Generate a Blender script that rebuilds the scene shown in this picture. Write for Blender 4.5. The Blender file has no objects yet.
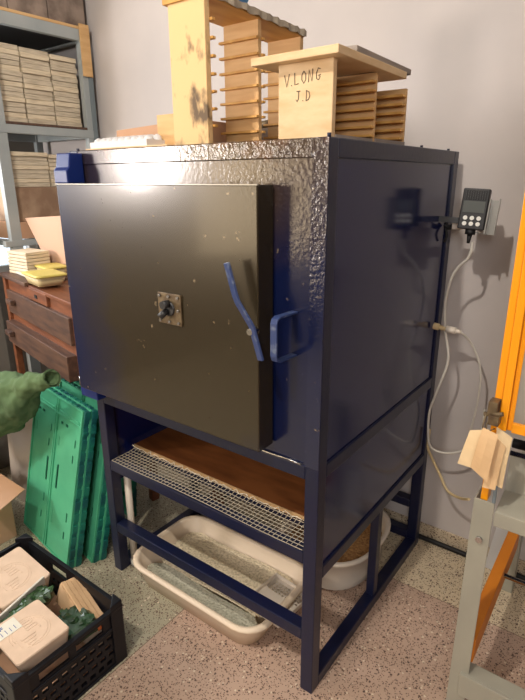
import bpy, bmesh, math, random
from mathutils import Vector, Matrix, Euler
random.seed(7)
C = bpy.context.scene.collection
R = math.radians
PI = math.pi

# ------------------------------------------------------------------ camera
cam_d = bpy.data.cameras.new('camera')
cam = bpy.data.objects.new('camera', cam_d)
C.objects.link(cam)
right = Vector((0.80154025, 0.59792688, -0.00408229))
down = Vector((0.18231298, -0.25088719, -0.95069322))
fwd = Vector((-0.56946923, 0.76127463, -0.31010601))
M = Matrix((( right.x, -down.x, -fwd.x), (right.y, -down.y, -fwd.y), (right.z, -down.z, -fwd.z)))
cam.matrix_world = Matrix.Translation((0.64355625, -1.11908923, 1.60790396)) @ M.to_4x4()
cam_d.sensor_fit = 'HORIZONTAL'
cam_d.sensor_width = 36
cam_d.lens = 36 * 523.95 / 525
cam_d.clip_start = 0.02
bpy.context.scene.camera = cam

# ------------------------------------------------------------------ world, lamps, exposure
sc = bpy.context.scene
sc.view_settings.view_transform = 'Standard'
sc.view_settings.look = 'None'
sc.view_settings.gamma = 1
sc.view_settings.exposure = -0.14
w = bpy.data.worlds.new('world')
sc.world = w
w.use_nodes = True
bg = w.node_tree.nodes['Background']
bg.inputs[0].default_value = (0.85, 0.93, 1.0, 1)
bg.inputs[1].default_value = 2.2

def lamp(name, kind, loc, energy, col, size=0.1, target=None, **kw):
    d = bpy.data.lights.new(name, kind)
    d.energy = energy
    d.color = col
    if kind == 'AREA':
        d.shape = 'DISK'; d.size = size
    else:
        d.shadow_soft_size = size
    for k, v in kw.items():
        setattr(d, k, v)
    o = bpy.data.objects.new(name, d)
    C.objects.link(o)
    o.location = loc
    if target is not None:
        o.rotation_euler = (Vector(target) - Vector(loc)).to_track_quat('-Z', 'Y').to_euler()
    return o
lamp('ceiling_bulb', 'POINT', (-0.10, -1.7, 3.6), 225, (1.0, 0.92, 0.82), 0.04)
lamp('left_lamp', 'POINT', (-2.6, -1.8, 1.73), 125, (1.0, 0.90, 0.84), 0.2)
lamp('side_fill', 'AREA', (1.3, -2.6, 2.3), 38, (1.0, 0.95, 0.92), 0.9, target=(0.1, 0.9, 0.7))  # soft fill added from behind the camera to lift the lower wall
lamp('daylight', 'AREA', (-2.55, -0.35, 1.85), 24, (0.92, 0.96, 1.0), 1.0, target=(-1.2, 0.6, 1.7))
gw = lamp('warm_glow_area', 'AREA', (-2.38, -2.88, 1.50), 26, (1.0, 0.76, 0.47), 1.4, target=(0.6, 0.1, 1.50))  # added warm area light for the glow on the kiln front; no window there
gw.data.shape = 'RECTANGLE'; gw.data.size = 0.95; gw.data.size_y = 1.1

# ------------------------------------------------------------------ materials
def lin(c):
    o = []
    for v in c:
        v /= 255
        o.append(v / 12.92 if v <= 0.04045 else ((v + 0.055) / 1.055) ** 2.4)
    return (*o, 1)

def mat(name, col, rough=0.6, metal=0.0, col2=None, scale=8, stretch=(1, 1, 1), contrast=(0.35, 0.65),
        bump=0.0, bscale=60, coat=0.0, trans=0.0, emit=None, spec=0.5, detail=5):
    m = bpy.data.materials.new(name)
    m.use_nodes = True
    nt = m.node_tree
    b = nt.nodes['Principled BSDF']
    b.inputs['Base Color'].default_value = lin(col)
    b.inputs['Roughness'].default_value = rough
    b.inputs['Metallic'].default_value = metal
    b.inputs['Coat Weight'].default_value = coat
    b.inputs['Coat Roughness'].default_value = 0.08
    b.inputs['Specular IOR Level'].default_value = spec
    b.inputs['Transmission Weight'].default_value = trans
    tc = nt.nodes.new('ShaderNodeTexCoord')
    if col2 is not None:
        mp = nt.nodes.new('ShaderNodeMapping')
        mp.inputs['Scale'].default_value = stretch
        nz = nt.nodes.new('ShaderNodeTexNoise')
        nz.inputs['Scale'].default_value = scale
        nz.inputs['Detail'].default_value = detail
        rp = nt.nodes.new('ShaderNodeValToRGB')
        rp.color_ramp.elements[0].position = contrast[0]
        rp.color_ramp.elements[1].position = contrast[1]
        rp.color_ramp.elements[0].color = lin(col)
        rp.color_ramp.elements[1].color = lin(col2)
        nt.links.new(tc.outputs['Object'], mp.inputs[0])
        nt.links.new(mp.outputs[0], nz.inputs['Vector'])
        nt.links.new(nz.outputs['Fac'], rp.inputs[0])
        nt.links.new(rp.outputs[0], b.inputs['Base Color'])
    if bump:
        n2 = nt.nodes.new('ShaderNodeTexNoise')
        n2.inputs['Scale'].default_value = bscale
        n2.inputs['Detail'].default_value = 3
        bp = nt.nodes.new('ShaderNodeBump')
        bp.inputs['Strength'].default_value = bump
        bp.inputs['Distance'].default_value = 0.004
        nt.links.new(tc.outputs['Object'], n2.inputs['Vector'])
        nt.links.new(n2.outputs['Fac'], bp.inputs['Height'])
        nt.links.new(bp.outputs[0], b.inputs['Normal'])
    if emit:
        b.inputs['Emission Color'].default_value = lin(emit[0])
        b.inputs['Emission Strength'].default_value = emit[1]
    return m

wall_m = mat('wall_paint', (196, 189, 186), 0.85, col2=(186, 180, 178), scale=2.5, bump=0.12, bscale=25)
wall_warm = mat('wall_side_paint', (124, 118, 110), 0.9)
ceil_m = mat('ceiling_paint', (140, 135, 128), 0.9)
navy = mat('navy_paint', (16, 27, 84), 0.28, col2=(22, 32, 74), scale=5, bump=0.10, bscale=90)
navy_leg = mat('navy_frame_paint', (14, 21, 54), 0.33, col2=(20, 26, 50), scale=9, bump=0.12, bscale=70)
navy_side = mat('navy_side_paint', (17, 25, 72), 0.14, col2=(18, 26, 66), scale=3, bump=0.02, bscale=20, spec=0.6)
blue_bright = mat('cobalt_hinge_paint', (14, 38, 104), 0.35, bump=0.1)
steel_blue = mat('worn_blue_handle', (50, 66, 110), 0.35, col2=(120, 130, 145), scale=30, contrast=(0.58, 0.75), bump=0.2)
black_m = mat('black_rubber', (14, 14, 16), 0.6)
black_plastic = mat('black_crate_plastic', (11, 13, 20), 0.45, col2=(18, 20, 28), scale=14, bump=0.1, spec=0.35)
dark_grey = mat('charcoal_plastic', (42, 42, 44), 0.45)
pine = mat('pine_wood', (218, 180, 128), 0.7, col2=(202, 160, 108), scale=5, stretch=(1, 1, 9), bump=0.1)
pine_pale = mat('pale_pine', (222, 194, 154), 0.7, col2=(208, 176, 132), scale=6, stretch=(2, 2, 6), bump=0.1)
pine_stain = mat('stained_pine', (224, 188, 136), 0.72, col2=(106, 88, 68), scale=15, stretch=(1.3, 1, 0.7), contrast=(0.54, 0.66), bump=0.12)
orange_wood = mat('honey_wood', (214, 166, 92), 0.65, col2=(196, 144, 74), scale=5, stretch=(6, 1, 1))
grey_wood = mat('weathered_board', (158, 148, 140), 0.75, col2=(134, 124, 118), scale=6, stretch=(6, 1, 6))
dark_wood = mat('dark_stained_wood', (96, 68, 52), 0.55, col2=(70, 50, 42), scale=7, stretch=(1, 6, 6), bump=0.1)
red_wood = mat('reddish_wood', (128, 76, 46), 0.5, col2=(104, 60, 38), scale=7, stretch=(1, 6, 6))
brown_ply = mat('brown_plywood', (140, 84, 44), 0.5, col2=(110, 62, 30), scale=3, stretch=(2, 7, 1))
ply_edge = mat('plywood_edge', (190, 155, 110), 0.7)
slab_m = mat('bleached_board', (206, 194, 172), 0.85, col2=(168, 154, 132), scale=12, stretch=(1, 1, 12), contrast=(0.4, 0.7))
slab_m2 = mat('bleached_board_pale', (218, 204, 178), 0.85, col2=(186, 168, 140), scale=12, stretch=(1, 1, 12), contrast=(0.45, 0.75))
box_wood = mat('distressed_crate_wood', (150, 134, 122), 0.85, col2=(100, 86, 78), scale=9, contrast=(0.4, 0.65))
rack_m = mat('grey_blue_steel', (166, 172, 172), 0.5, col2=(150, 158, 160), scale=4)
rack_dark = mat('slate_steel', (112, 124, 130), 0.5)
cardboard = mat('cardboard', (190, 152, 126), 0.85, col2=(184, 142, 108), scale=4)
cardboard_pink = mat('pinkish_cardboard', (212, 188, 166), 0.85, col2=(202, 178, 156), scale=20)
kraft = mat('kraft_paper', (212, 178, 138), 0.8, col2=(200, 164, 124), scale=8, bump=0.15, bscale=20)
tag_m = mat('manila_card', (224, 190, 145), 0.75, col2=(212, 176, 132), scale=10, bump=0.1, bscale=15)
tag_pale = mat('pale_manila_card', (232, 208, 166), 0.75, col2=(222, 194, 150), scale=10, bump=0.1, bscale=15)
white_plastic = mat('white_plastic', (224, 214, 200), 0.4)
cream_plastic = mat('cream_plastic', (228, 210, 186), 0.45)
white_paper = mat('white_paper', (222, 222, 218), 0.8)
wax_yellow = mat('yellow_lid_plastic', (214, 196, 104), 0.45, col2=(200, 184, 96), scale=12)
tub_side = mat('translucent_tub', (214, 196, 150), 0.4)
green = mat('green_crate_plastic', (84, 180, 138), 0.45, col2=(72, 166, 128), scale=6)
teal = mat('teal_crate_plastic', (30, 124, 104), 0.5, col2=(20, 92, 92), contrast=(.45,.55), scale=6)
jacket_m = mat('olive_green_cloth', (90, 114, 76), 0.95, col2=(70, 94, 62), scale=5, bump=0.3, bscale=14)
jacket_in = mat('navy_lining', (26, 34, 48), 0.9)
leaf_m = mat('salad_leaves', (44, 84, 34), 0.5, col2=(22, 46, 20), scale=30, bump=0.5, bscale=60, coat=0.5)
leaf_dark = mat('dark_spinach', (30, 58, 30), 0.45, col2=(48, 84, 44), scale=22, contrast=(0.5, 0.7), bump=0.6, bscale=45, coat=0.7)
film_m = mat('clear_film', (210, 220, 210), 0.12, trans=0.0, coat=1.0)
orange_m = mat('orange_enamel', (242, 156, 16), 0.35, coat=0.3)
orange_d = mat('orange_painted_rail', (214, 128, 28), 0.5, col2=(196, 112, 24), scale=6)
stand_m = mat('grey_enamel', (158, 156, 142), 0.45, col2=(146, 144, 132), scale=5, bump=0.05)
pane_m = mat('dusty_acrylic', (150, 146, 138), 0.3, col2=(132, 128, 120), scale=3)
steel = mat('bright_steel', (190, 190, 190), 0.25, metal=1.0)
wire_m = mat('galvanised_wire', (206, 196, 176), 0.45, metal=0.3)
brass = mat('rusty_brass', (118, 102, 76), 0.45, metal=0.3, col2=(78, 62, 46), scale=40)
pencil = mat('pencil_mark', (86, 78, 66), 0.9)
display_m = mat('lcd_grey', (92, 97, 96), 0.15, coat=0.5)
button_m = mat('white_button', (232, 232, 226), 0.5)
alu = mat('brushed_aluminium', (142, 140, 134), 0.35, metal=0.6)
cable_w = mat('pale_grey_cable', (206, 202, 192), 0.5)
cable_c = mat('cream_cable', (206, 184, 140), 0.5)
blue_paint = mat('bright_blue_plastic', (70, 130, 190), 0.4)
label_m = mat('white_label', (214, 212, 200), 0.7)
label_blue = mat('blue_print', (40, 76, 150), 0.7)
foam = mat('white_foam_tray', (208, 208, 210), 0.6)
glass_m = mat('window_glass', (235, 240, 245), 0.02, trans=1.0)
frame_w = mat('white_window_frame', (215, 212, 205), 0.5)
bread_m = mat('orange_root', (190, 98, 44), 0.6)

def paint_front(name, scorch_glow, speck_c, speck_r, coat=0.8, rough=0.22, bumpk=0.25, rust=False):
    """navy enamel, browned around a spot (object space): heat scorch, plus room reflection painted into the door, crinkled by heat near another spot"""
    m = bpy.data.materials.new(name); m.use_nodes = True
    nt = m.node_tree; N = nt.nodes; L = nt.links
    b = N['Principled BSDF']
    tc = N.new('ShaderNodeTexCoord')
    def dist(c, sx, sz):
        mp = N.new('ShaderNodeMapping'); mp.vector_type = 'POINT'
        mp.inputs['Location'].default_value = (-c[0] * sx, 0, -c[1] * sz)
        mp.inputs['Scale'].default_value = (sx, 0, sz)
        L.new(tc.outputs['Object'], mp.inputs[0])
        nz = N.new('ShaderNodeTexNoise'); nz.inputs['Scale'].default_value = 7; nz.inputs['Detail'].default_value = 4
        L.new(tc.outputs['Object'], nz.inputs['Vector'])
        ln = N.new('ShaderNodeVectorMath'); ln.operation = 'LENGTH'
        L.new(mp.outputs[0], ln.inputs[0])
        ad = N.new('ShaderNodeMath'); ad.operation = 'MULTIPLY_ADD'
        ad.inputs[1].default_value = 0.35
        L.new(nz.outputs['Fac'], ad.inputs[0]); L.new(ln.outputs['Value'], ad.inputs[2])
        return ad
    d = dist(scorch_glow[0], scorch_glow[1], scorch_glow[2])
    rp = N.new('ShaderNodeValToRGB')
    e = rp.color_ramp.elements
    e[0].position = scorch_glow[3]; e[0].color = lin(scorch_glow[5])
    e[1].position = scorch_glow[4]; e[1].color = lin((12, 22, 58))
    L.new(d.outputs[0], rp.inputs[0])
    # scratches and paint chips
    vz = N.new('ShaderNodeTexNoise'); vz.inputs['Scale'].default_value = 38; vz.inputs['Detail'].default_value = 6
    L.new(tc.outputs['Object'], vz.inputs['Vector'])
    cr = N.new('ShaderNodeValToRGB'); cr.color_ramp.elements[0].position = 0.70; cr.color_ramp.elements[1].position = 0.76
    L.new(vz.outputs['Fac'], cr.inputs[0])
    mx = N.new('ShaderNodeMixRGB'); L.new(cr.outputs[0], mx.inputs[0]); L.new(rp.outputs[0], mx.inputs[1])
    mx.inputs[2].default_value = lin((132, 116, 92))
    out = mx.outputs[0]
    if rust:
        sx = N.new('ShaderNodeSeparateXYZ'); L.new(tc.outputs['Object'], sx.inputs[0])
        zr = N.new('ShaderNodeMapRange'); zr.inputs['From Min'].default_value = 1.56; zr.inputs['From Max'].default_value = 1.70
        zr.inputs['To Min'].default_value = -0.25; zr.inputs['To Max'].default_value = 0.08
        L.new(sx.outputs['Z'], zr.inputs['Value'])
        rn = N.new('ShaderNodeTexNoise'); rn.inputs['Scale'].default_value = 7; rn.inputs['Detail'].default_value = 5
        L.new(tc.outputs['Object'], rn.inputs['Vector'])
        ra = N.new('ShaderNodeMath'); ra.operation = 'ADD'; L.new(rn.outputs['Fac'], ra.inputs[0]); L.new(zr.outputs[0], ra.inputs[1])
        rc = N.new('ShaderNodeValToRGB'); rc.color_ramp.elements[0].position = 0.56; rc.color_ramp.elements[1].position = 0.68
        L.new(ra.outputs[0], rc.inputs[0])
        rm_ = N.new('ShaderNodeMixRGB'); L.new(rc.outputs[0], rm_.inputs[0]); L.new(out, rm_.inputs[1]); rm_.inputs[2].default_value = lin((104, 70, 46))
        out = rm_.outputs[0]
    L.new(out, b.inputs['Base Color'])
    # crinkle
    s = dist(speck_c, 1, 1)
    sr = N.new('ShaderNodeMapRange')
    sr.inputs['From Min'].default_value = speck_r; sr.inputs['From Max'].default_value = speck_r + 0.30
    sr.inputs['To Min'].default_value = 0.9; sr.inputs['To Max'].default_value = 0.02
    L.new(s.outputs[0], sr.inputs['Value'])
    vn = N.new('ShaderNodeTexVoronoi'); vn.inputs['Scale'].default_value = 85; vn.feature = 'SMOOTH_F1'
    vn2 = N.new('ShaderNodeTexNoise'); vn2.inputs['Scale'].default_value = 150; vn2.inputs['Detail'].default_value = 3
    L.new(tc.outputs['Object'], vn.inputs['Vector']); L.new(tc.outputs['Object'], vn2.inputs['Vector'])
    am = N.new('ShaderNodeMath'); am.operation = 'ADD'
    L.new(vn.outputs['Distance'], am.inputs[0]); L.new(vn2.outputs['Fac'], am.inputs[1])
    bp = N.new('ShaderNodeBump'); bp.inputs['Distance'].default_value = 0.003
    ms = N.new('ShaderNodeMath'); ms.operation = 'MULTIPLY'; ms.inputs[1].default_value = bumpk
    L.new(sr.outputs[0], ms.inputs[0]); L.new(ms.outputs[0], bp.inputs['Strength'])
    L.new(am.outputs[0], bp.inputs['Height'])
    L.new(bp.outputs[0], b.inputs['Normal']); L.new(bp.outputs[0], b.inputs['Coat Normal'])
    b.inputs['Roughness'].default_value = rough
    b.inputs['Coat Weight'].default_value = coat
    b.inputs['Coat Roughness'].default_value = 0.1
    return m
door_m = paint_front('door_enamel_smoke_reflection', ((-0.40, 1.36), 1.25, 0.7, 0.60, 0.98, (46, 38, 24)), (-0.1, 1.7), 0.1, coat=0.25, rough=0.27, bumpk=0.25)  # brown centre also paints the warm room's reflection into the door colour
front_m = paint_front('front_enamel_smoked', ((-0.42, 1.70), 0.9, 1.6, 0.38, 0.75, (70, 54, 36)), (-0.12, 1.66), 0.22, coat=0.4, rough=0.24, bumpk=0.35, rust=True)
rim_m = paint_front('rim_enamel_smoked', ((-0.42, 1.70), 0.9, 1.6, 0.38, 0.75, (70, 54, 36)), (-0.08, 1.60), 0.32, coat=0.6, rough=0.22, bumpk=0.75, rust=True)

def terrazzo(name, zones=True):
    m = bpy.data.materials.new(name); m.use_nodes = True
    nt = m.node_tree; N = nt.nodes; L = nt.links
    b = N['Principled BSDF']; b.inputs['Roughness'].default_value = 0.42
    tc = N.new('ShaderNodeTexCoord')
    sp = N.new('ShaderNodeSeparateXYZ'); L.new(tc.outputs['Object'], sp.inputs[0])
    def cmp_(out, thr, op='GREATER_THAN'):
        k = N.new('ShaderNodeMath'); k.operation = op; k.inputs[1].default_value = thr
        L.new(out, k.inputs[0]); return k.outputs[0]
    def mix(f, a, c):
        k = N.new('ShaderNodeMixRGB')
        L.new(f, k.inputs[0])
        for i, v in ((1, a), (2, c)):
            if isinstance(v, tuple): k.inputs[i].default_value = v
            else: L.new(v, k.inputs[i])
        return k.outputs[0]
    if zones:
        base = mix(cmp_(sp.outputs['X'], -0.592), lin((168, 162, 140)), lin((186, 160, 142)))
        base = mix(cmp_(sp.outputs['Y'], 0.655), base, lin((206, 190, 162)))
    else:
        rgb = N.new('ShaderNodeRGB'); rgb.outputs[0].default_value = lin((196, 180, 155)); base = rgb.outputs[0]
    for scale, thr, c in ((185, 0.68, (112, 86, 72)), (105, 0.85, (98, 76, 66)), (100, 0.93, (214, 200, 178)), (210, 0.84, (66, 54, 50))):
        vo = N.new('ShaderNodeTexVoronoi'); vo.inputs['Scale'].default_value = scale
        L.new(tc.outputs['Object'], vo.inputs['Vector'])
        sr = N.new('ShaderNodeSeparateColor'); L.new(vo.outputs['Color'], sr.inputs[0])
        a = cmp_(sr.outputs[0], thr)
        dd = cmp_(vo.outputs['Distance'], 0.42, 'LESS_THAN')
        mu = N.new('ShaderNodeMath'); mu.operation = 'MULTIPLY'; L.new(a, mu.inputs[0]); L.new(dd, mu.inputs[1])
        base = mix(mu.outputs[0], base, lin(c))
    if zones:
        for ax, p in (('X', -0.592), ('Y', 0.655)):
            s = N.new('ShaderNodeMath'); s.operation = 'SUBTRACT'; s.inputs[1].default_value = p
            L.new(sp.outputs[ax], s.inputs[0])
            ab = N.new('ShaderNodeMath'); ab.operation = 'ABSOLUTE'; L.new(s.outputs[0], ab.inputs[0])
            base = mix(cmp_(ab.outputs[0], 0.0016, 'LESS_THAN'), base, lin((120, 100, 84)))
    L.new(base, b.inputs['Base Color'])
    return m
terr = terrazzo('terrazzo_floor')
terr_b = terrazzo('terrazzo_skirting', False)

# ------------------------------------------------------------------ mesh helpers
class MB:
    def __init__(s): s.b = bmesh.new()
    def box(s, x0, x1, y0, y1, z0, z1, mx=None):
        v = [s.b.verts.new((x, y, z)) for x in (x0, x1) for y in (y0, y1) for z in (z0, z1)]
        if mx is not None:
            for q in v: q.co = mx @ q.co
        for f in ((0, 1, 3, 2), (4, 6, 7, 5), (0, 4, 5, 1), (2, 3, 7, 6), (0, 2, 6, 4), (1, 5, 7, 3)):
            s.b.faces.new([v[i] for i in f])
        return s
    def prism(s, pts, off):
        """polygon pts (3d) extruded by vector off"""
        off = Vector(off)
        a = [s.b.verts.new(Vector(p)) for p in pts]; c = [s.b.verts.new(Vector(p) + off) for p in pts]
        s.b.faces.new(a); s.b.faces.new(c[::-1])
        n = len(a)
        for i in range(n):
            s.b.faces.new((a[i], c[i], c[(i + 1) % n], a[(i + 1) % n]))
        return s
    def tube(s, path, r, seg=10, closed_ends=True, smooth_n=0):
        P = [Vector(p) for p in path]
        if smooth_n: P = catmull(P, smooth_n)
        n = len(P)
        rr = r if isinstance(r, (list, tuple)) else [r] * n
        if len(rr) != n:
            rr = [rr[0] + (rr[-1] - rr[0]) * i / (n - 1) for i in range(n)]
        rings = []
        up = None
        for i, p in enumerate(P):
            t = (P[min(i + 1, n - 1)] - P[max(i - 1, 0)]).normalized()
            if up is None:
                up = t.orthogonal().normalized()
            up = (up - t * up.dot(t)).normalized()
            sd = t.cross(up)
            rings.append([s.b.verts.new(p + rr[i] * (math.cos(2 * PI * k / seg) * up + math.sin(2 * PI * k / seg) * sd)) for k in range(seg)])
        for a, c in zip(rings, rings[1:]):
            for k in range(seg):
                f = s.b.faces.new((a[k], a[(k + 1) % seg], c[(k + 1) % seg], c[k])); f.smooth = True
        if closed_ends:
            s.b.faces.new(rings[0][::-1]); s.b.faces.new(rings[-1])
        return s
    def ribbon(s, path, width, thick):
        """flat bar: path of (point, width_dir)"""
        rings = []
        P = [(Vector(a), Vector(b).normalized()) for a, b in path]
        for i, (p, wd) in enumerate(P):
            t = (P[min(i + 1, len(P) - 1)][0] - P[max(i - 1, 0)][0]).normalized()
            wd = (wd - t * wd.dot(t)).normalized()
            n = t.cross(wd)
            rings.append([s.b.verts.new(p + wd * a * width / 2 + n * c * thick / 2) for a, c in ((-1, -1), (1, -1), (1, 1), (-1, 1))])
        for a, c in zip(rings, rings[1:]):
            for k in range(4):
                s.b.faces.new((a[k], a[(k + 1) % 4], c[(k + 1) % 4], c[k]))
        s.b.faces.new(rings[0][::-1]); s.b.faces.new(rings[-1])
        return s
    def loft(s, rings, cap0=True, cap1=True, smooth=True):
        vr = [[s.b.verts.new(Vector(p)) for p in r] for r in rings]
        n = len(vr[0])
        for a, c in zip(vr, vr[1:]):
            for k in range(n):
                f = s.b.faces.new((a[k], a[(k + 1) % n], c[(k + 1) % n], c[k])); f.smooth = smooth
        if cap0: s.b.faces.new(vr[0][::-1])
        if cap1: s.b.faces.new(vr[-1])
        return s
    def perf(s, w, h, t, holes, mx=None):
        """panel in XZ (0..w, 0..h), thickness 0..t in Y, with rectangular holes (x0,x1,z0,z1)"""
        xs = sorted({0, w, *[a for q in holes for a in q[:2]]}); zs = sorted({0, h, *[a for q in holes for a in q[2:]]})
        def solid(i, j):
            if i < 0 or j < 0 or i >= len(xs) - 1 or j >= len(zs) - 1: return False
            cx = (xs[i] + xs[i + 1]) / 2; cz = (zs[j] + zs[j + 1]) / 2
            return not any(q[0] < cx < q[1] and q[2] < cz < q[3] for q in holes)
        V = {}
        def v(i, j, k):
            if (i, j, k) not in V:
                co = Vector((xs[i], t * k, zs[j]))
                V[(i, j, k)] = s.b.verts.new(mx @ co if mx is not None else co)
            return V[(i, j, k)]
        for i in range(len(xs) - 1):
            for j in range(len(zs) - 1):
                if not solid(i, j): continue
                s.b.faces.new((v(i, j, 0), v(i + 1, j, 0), v(i + 1, j + 1, 0), v(i, j + 1, 0)))
                s.b.faces.new((v(i, j, 1), v(i, j + 1, 1), v(i + 1, j + 1, 1), v(i + 1, j, 1)))
                if not solid(i - 1, j): s.b.faces.new((v(i, j, 0), v(i, j + 1, 0), v(i, j + 1, 1), v(i, j, 1)))
                if not solid(i + 1, j): s.b.faces.new((v(i + 1, j, 0), v(i + 1, j, 1), v(i + 1, j + 1, 1), v(i + 1, j + 1, 0)))
                if not solid(i, j - 1): s.b.faces.new((v(i, j, 0), v(i, j, 1), v(i + 1, j, 1), v(i + 1, j, 0)))
                if not solid(i, j + 1): s.b.faces.new((v(i, j + 1, 0), v(i + 1, j + 1, 0), v(i + 1, j + 1, 1), v(i, j + 1, 1)))
        return s
    def build(s, name, m, parent=None, bevel=0.0, mx=None):
        if mx is not None: bmesh.ops.transform(s.b, matrix=mx, verts=s.b.verts)
        bmesh.ops.recalc_face_normals(s.b, faces=s.b.faces)
        me = bpy.data.meshes.new(name); s.b.to_mesh(me); s.b.free()
        me.materials.append(m)
        o = bpy.data.objects.new(name, me); C.objects.link(o)
        if parent is not None:
            o.parent = parent
            pm = parent.matrix_basis
            if parent.parent is not None:
                pm = parent.parent.matrix_basis @ parent.matrix_parent_inverse @ parent.matrix_basis
            o.matrix_parent_inverse = pm.inverted()
        if bevel:
            bv = o.modifiers.new('edge', 'BEVEL'); bv.width = bevel; bv.segments = 2; bv.limit_method = 'ANGLE'; bv.angle_limit = R(40)
        return o

def catmull(P, n):
    out = []
    for i in range(len(P) - 1):
        p0 = P[max(i - 1, 0)]; p1 = P[i]; p2 = P[i + 1]; p3 = P[min(i + 2, len(P) - 1)]
        for k in range(n):
            t = k / n
            out.append(0.5 * ((2 * p1) + (p2 - p0) * t + (2 * p0 - 5 * p1 + 4 * p2 - p3) * t * t + (3 * p1 - p0 - 3 * p2 + p3) * t ** 3))
    out.append(P[-1])
    return out

def tag(o, label, cat, group=None):
    o['label'] = label; o['category'] = cat
    if group: o['group'] = group
    return o
def thing(name, loc, label, cat, group=None, rz=0):
    o = bpy.data.objects.new(name, None); C.objects.link(o)
    o.empty_display_size = 0.05
    o.location = loc; o.rotation_euler = (0, 0, rz)
    # matrix_basis must be valid immediately for the parenting helper
    o.matrix_basis = Matrix.Translation(loc) @ Matrix.Rotation(rz, 4, 'Z')
    return tag(o, label, cat, group)
def struct(name, mb, m, parent=None, bevel=0):
    o = mb.build(name, m, parent, bevel)
    o['kind'] = 'structure'
    return o
def rrect(x0, x1, y0, y1, r, z, n=5):
    pts = []
    for cx, cy, a in ((x1 - r, y1 - r, 0), (x0 + r, y1 - r, 90), (x0 + r, y0 + r, 180), (x1 - r, y0 + r, 270)):
        for k in range(n + 1):
            t = R(a + 90 * k / n)
            pts.append((cx + r * math.cos(t), cy + r * math.sin(t), z))
    return pts

# ------------------------------------------------------------------ setting
XL, XR, YB, YF, ZC = -2.78, 2.4, 1.0, -3.4, 3.9
struct('floor', MB().box(XL - .1, XR + .1, YF - .1, YB + .1, -0.06, 0), terr)
struct('ceiling', MB().box(XL - .1, XR + .1, YF - .1, YB + .1, ZC, ZC + .1), ceil_m)
struct('wall_back', MB().box(XL, XR, YB, YB + .1, 0, ZC), wall_m)
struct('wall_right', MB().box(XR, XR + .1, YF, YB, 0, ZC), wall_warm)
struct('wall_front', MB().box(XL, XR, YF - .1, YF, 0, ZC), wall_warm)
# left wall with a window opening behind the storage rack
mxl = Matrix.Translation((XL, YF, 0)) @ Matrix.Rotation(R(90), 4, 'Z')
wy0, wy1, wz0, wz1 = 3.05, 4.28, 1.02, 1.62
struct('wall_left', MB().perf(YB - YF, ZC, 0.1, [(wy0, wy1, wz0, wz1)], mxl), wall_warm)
wf = struct('window_1', MB().perf(wy1 - wy0, wz1 - wz0, 0.05, [(.05, .585, .05, .55), (.645, 1.18, .05, .55)],
            Matrix.Translation((XL - .02, YF + wy0, wz0)) @ Matrix.Rotation(R(90), 4, 'Z')), frame_w)
wg = MB().box(XL - .05, XL - .045, YF + wy0 + .04, YF + wy1 - .04, wz0 + .04, wz1 - .04).build('window_pane', glass_m, wf)
struct('baseboard_back', MB().box(XL, XR, YB - 0.010, YB, 0, 0.075), terr_b, bevel=0.002)

# ------------------------------------------------------------------ the kiln
W, D, H, T = 1.003, 0.945, 1.70, 0.045
k = thing('kiln', (0, 0, 0), 'large navy blue steel kiln on an open welded stand, its front smoked brown and the door tinted with a painted reflection', 'kiln')
def kb(name, x0, x1, y0, y1, z0, z1, m=navy_leg, bev=0.003, parent=k):
    return MB().box(x0, x1, y0, y1, z0, z1).build(name, m, parent, bev)
for x0 in (-W, -T):
    for y0 in (0, D - T):
        m_ = navy if (x0 == -T and y0 == 0) else navy_leg
        kb('corner_post', x0, x0 + T, y0, y0 + T, 0, H, navy_leg)
# top rim
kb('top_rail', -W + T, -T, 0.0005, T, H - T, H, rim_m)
kb('top_rail', -W + T, -T, D - T, D, H - T, H)
for x0 in (-W, -T):
    kb('top_rail', x0, x0 + T, T, D - T, H - T, H, navy_leg)
    kb('side_rail', x0, x0 + T, T, D - T, 0.79, 0.833, navy_leg)
    kb('side_rail', x0, x0 + T, T, D - T, 0.435, 0.478, navy_leg)
    kb('foot_rail', x0, x0 + T, T, D - T, 0.0, 0.042, navy_leg)
    kb('side_strut', x0 + .006, x0 + T - .006, 0.47, 0.505, 0.042, 0.435, navy_leg)
    xs = x0 + (0.006 if x0 < -.5 else 0.025)
    kb('lower_side_panel', xs, xs + 0.012, T, D - T, 0.478, 0.79, navy_side, 0)
    kb('upper_side_panel', xs, xs + 0.012, T, D - T, 0.833, H - T, navy_side, 0)
kb('front_rail', -W + T, -T, 0, T, 0.79, 0.833, navy_leg)
kb('front_rail', -W + T, -T, 0, T, 0.497, 0.54, navy_leg)
kb('front_rail', -W + T, -T, 0, T, 0.203, 0.246, navy_leg)
kb('back_rail', -W + T, -T, D - T, D, 0.79, 0.833)
kb('back_rail', -W + T, -T, D - T, D, 0.195, 0.235)
kb('back_rail', -W + T, -T, D - T, D, 0.03, 0.07)
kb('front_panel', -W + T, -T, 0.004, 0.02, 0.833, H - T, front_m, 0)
kb('back_panel', -W + T, -T, D - 0.02, D - 0.008, 0.833, H - T, navy_leg, 0)
kb('top_panel', -W + T, -T, T, D - T, H - 0.02, H - 0.006, navy_leg, 0)
kb('bottom_panel', -W + T, -T, T, D - T, 0.80, 0.815, black_m, 0)
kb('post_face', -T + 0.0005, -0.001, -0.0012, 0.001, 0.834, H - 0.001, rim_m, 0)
# weld bead under the front plate
MB().tube([(-W + T + i * 0.05, -0.001 + 0.0012 * (i % 2), 0.836 + 0.001 * ((i * 7) % 3)) for i in range(19)], 0.003, 6).build('weld_bead', steel, k)
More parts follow.
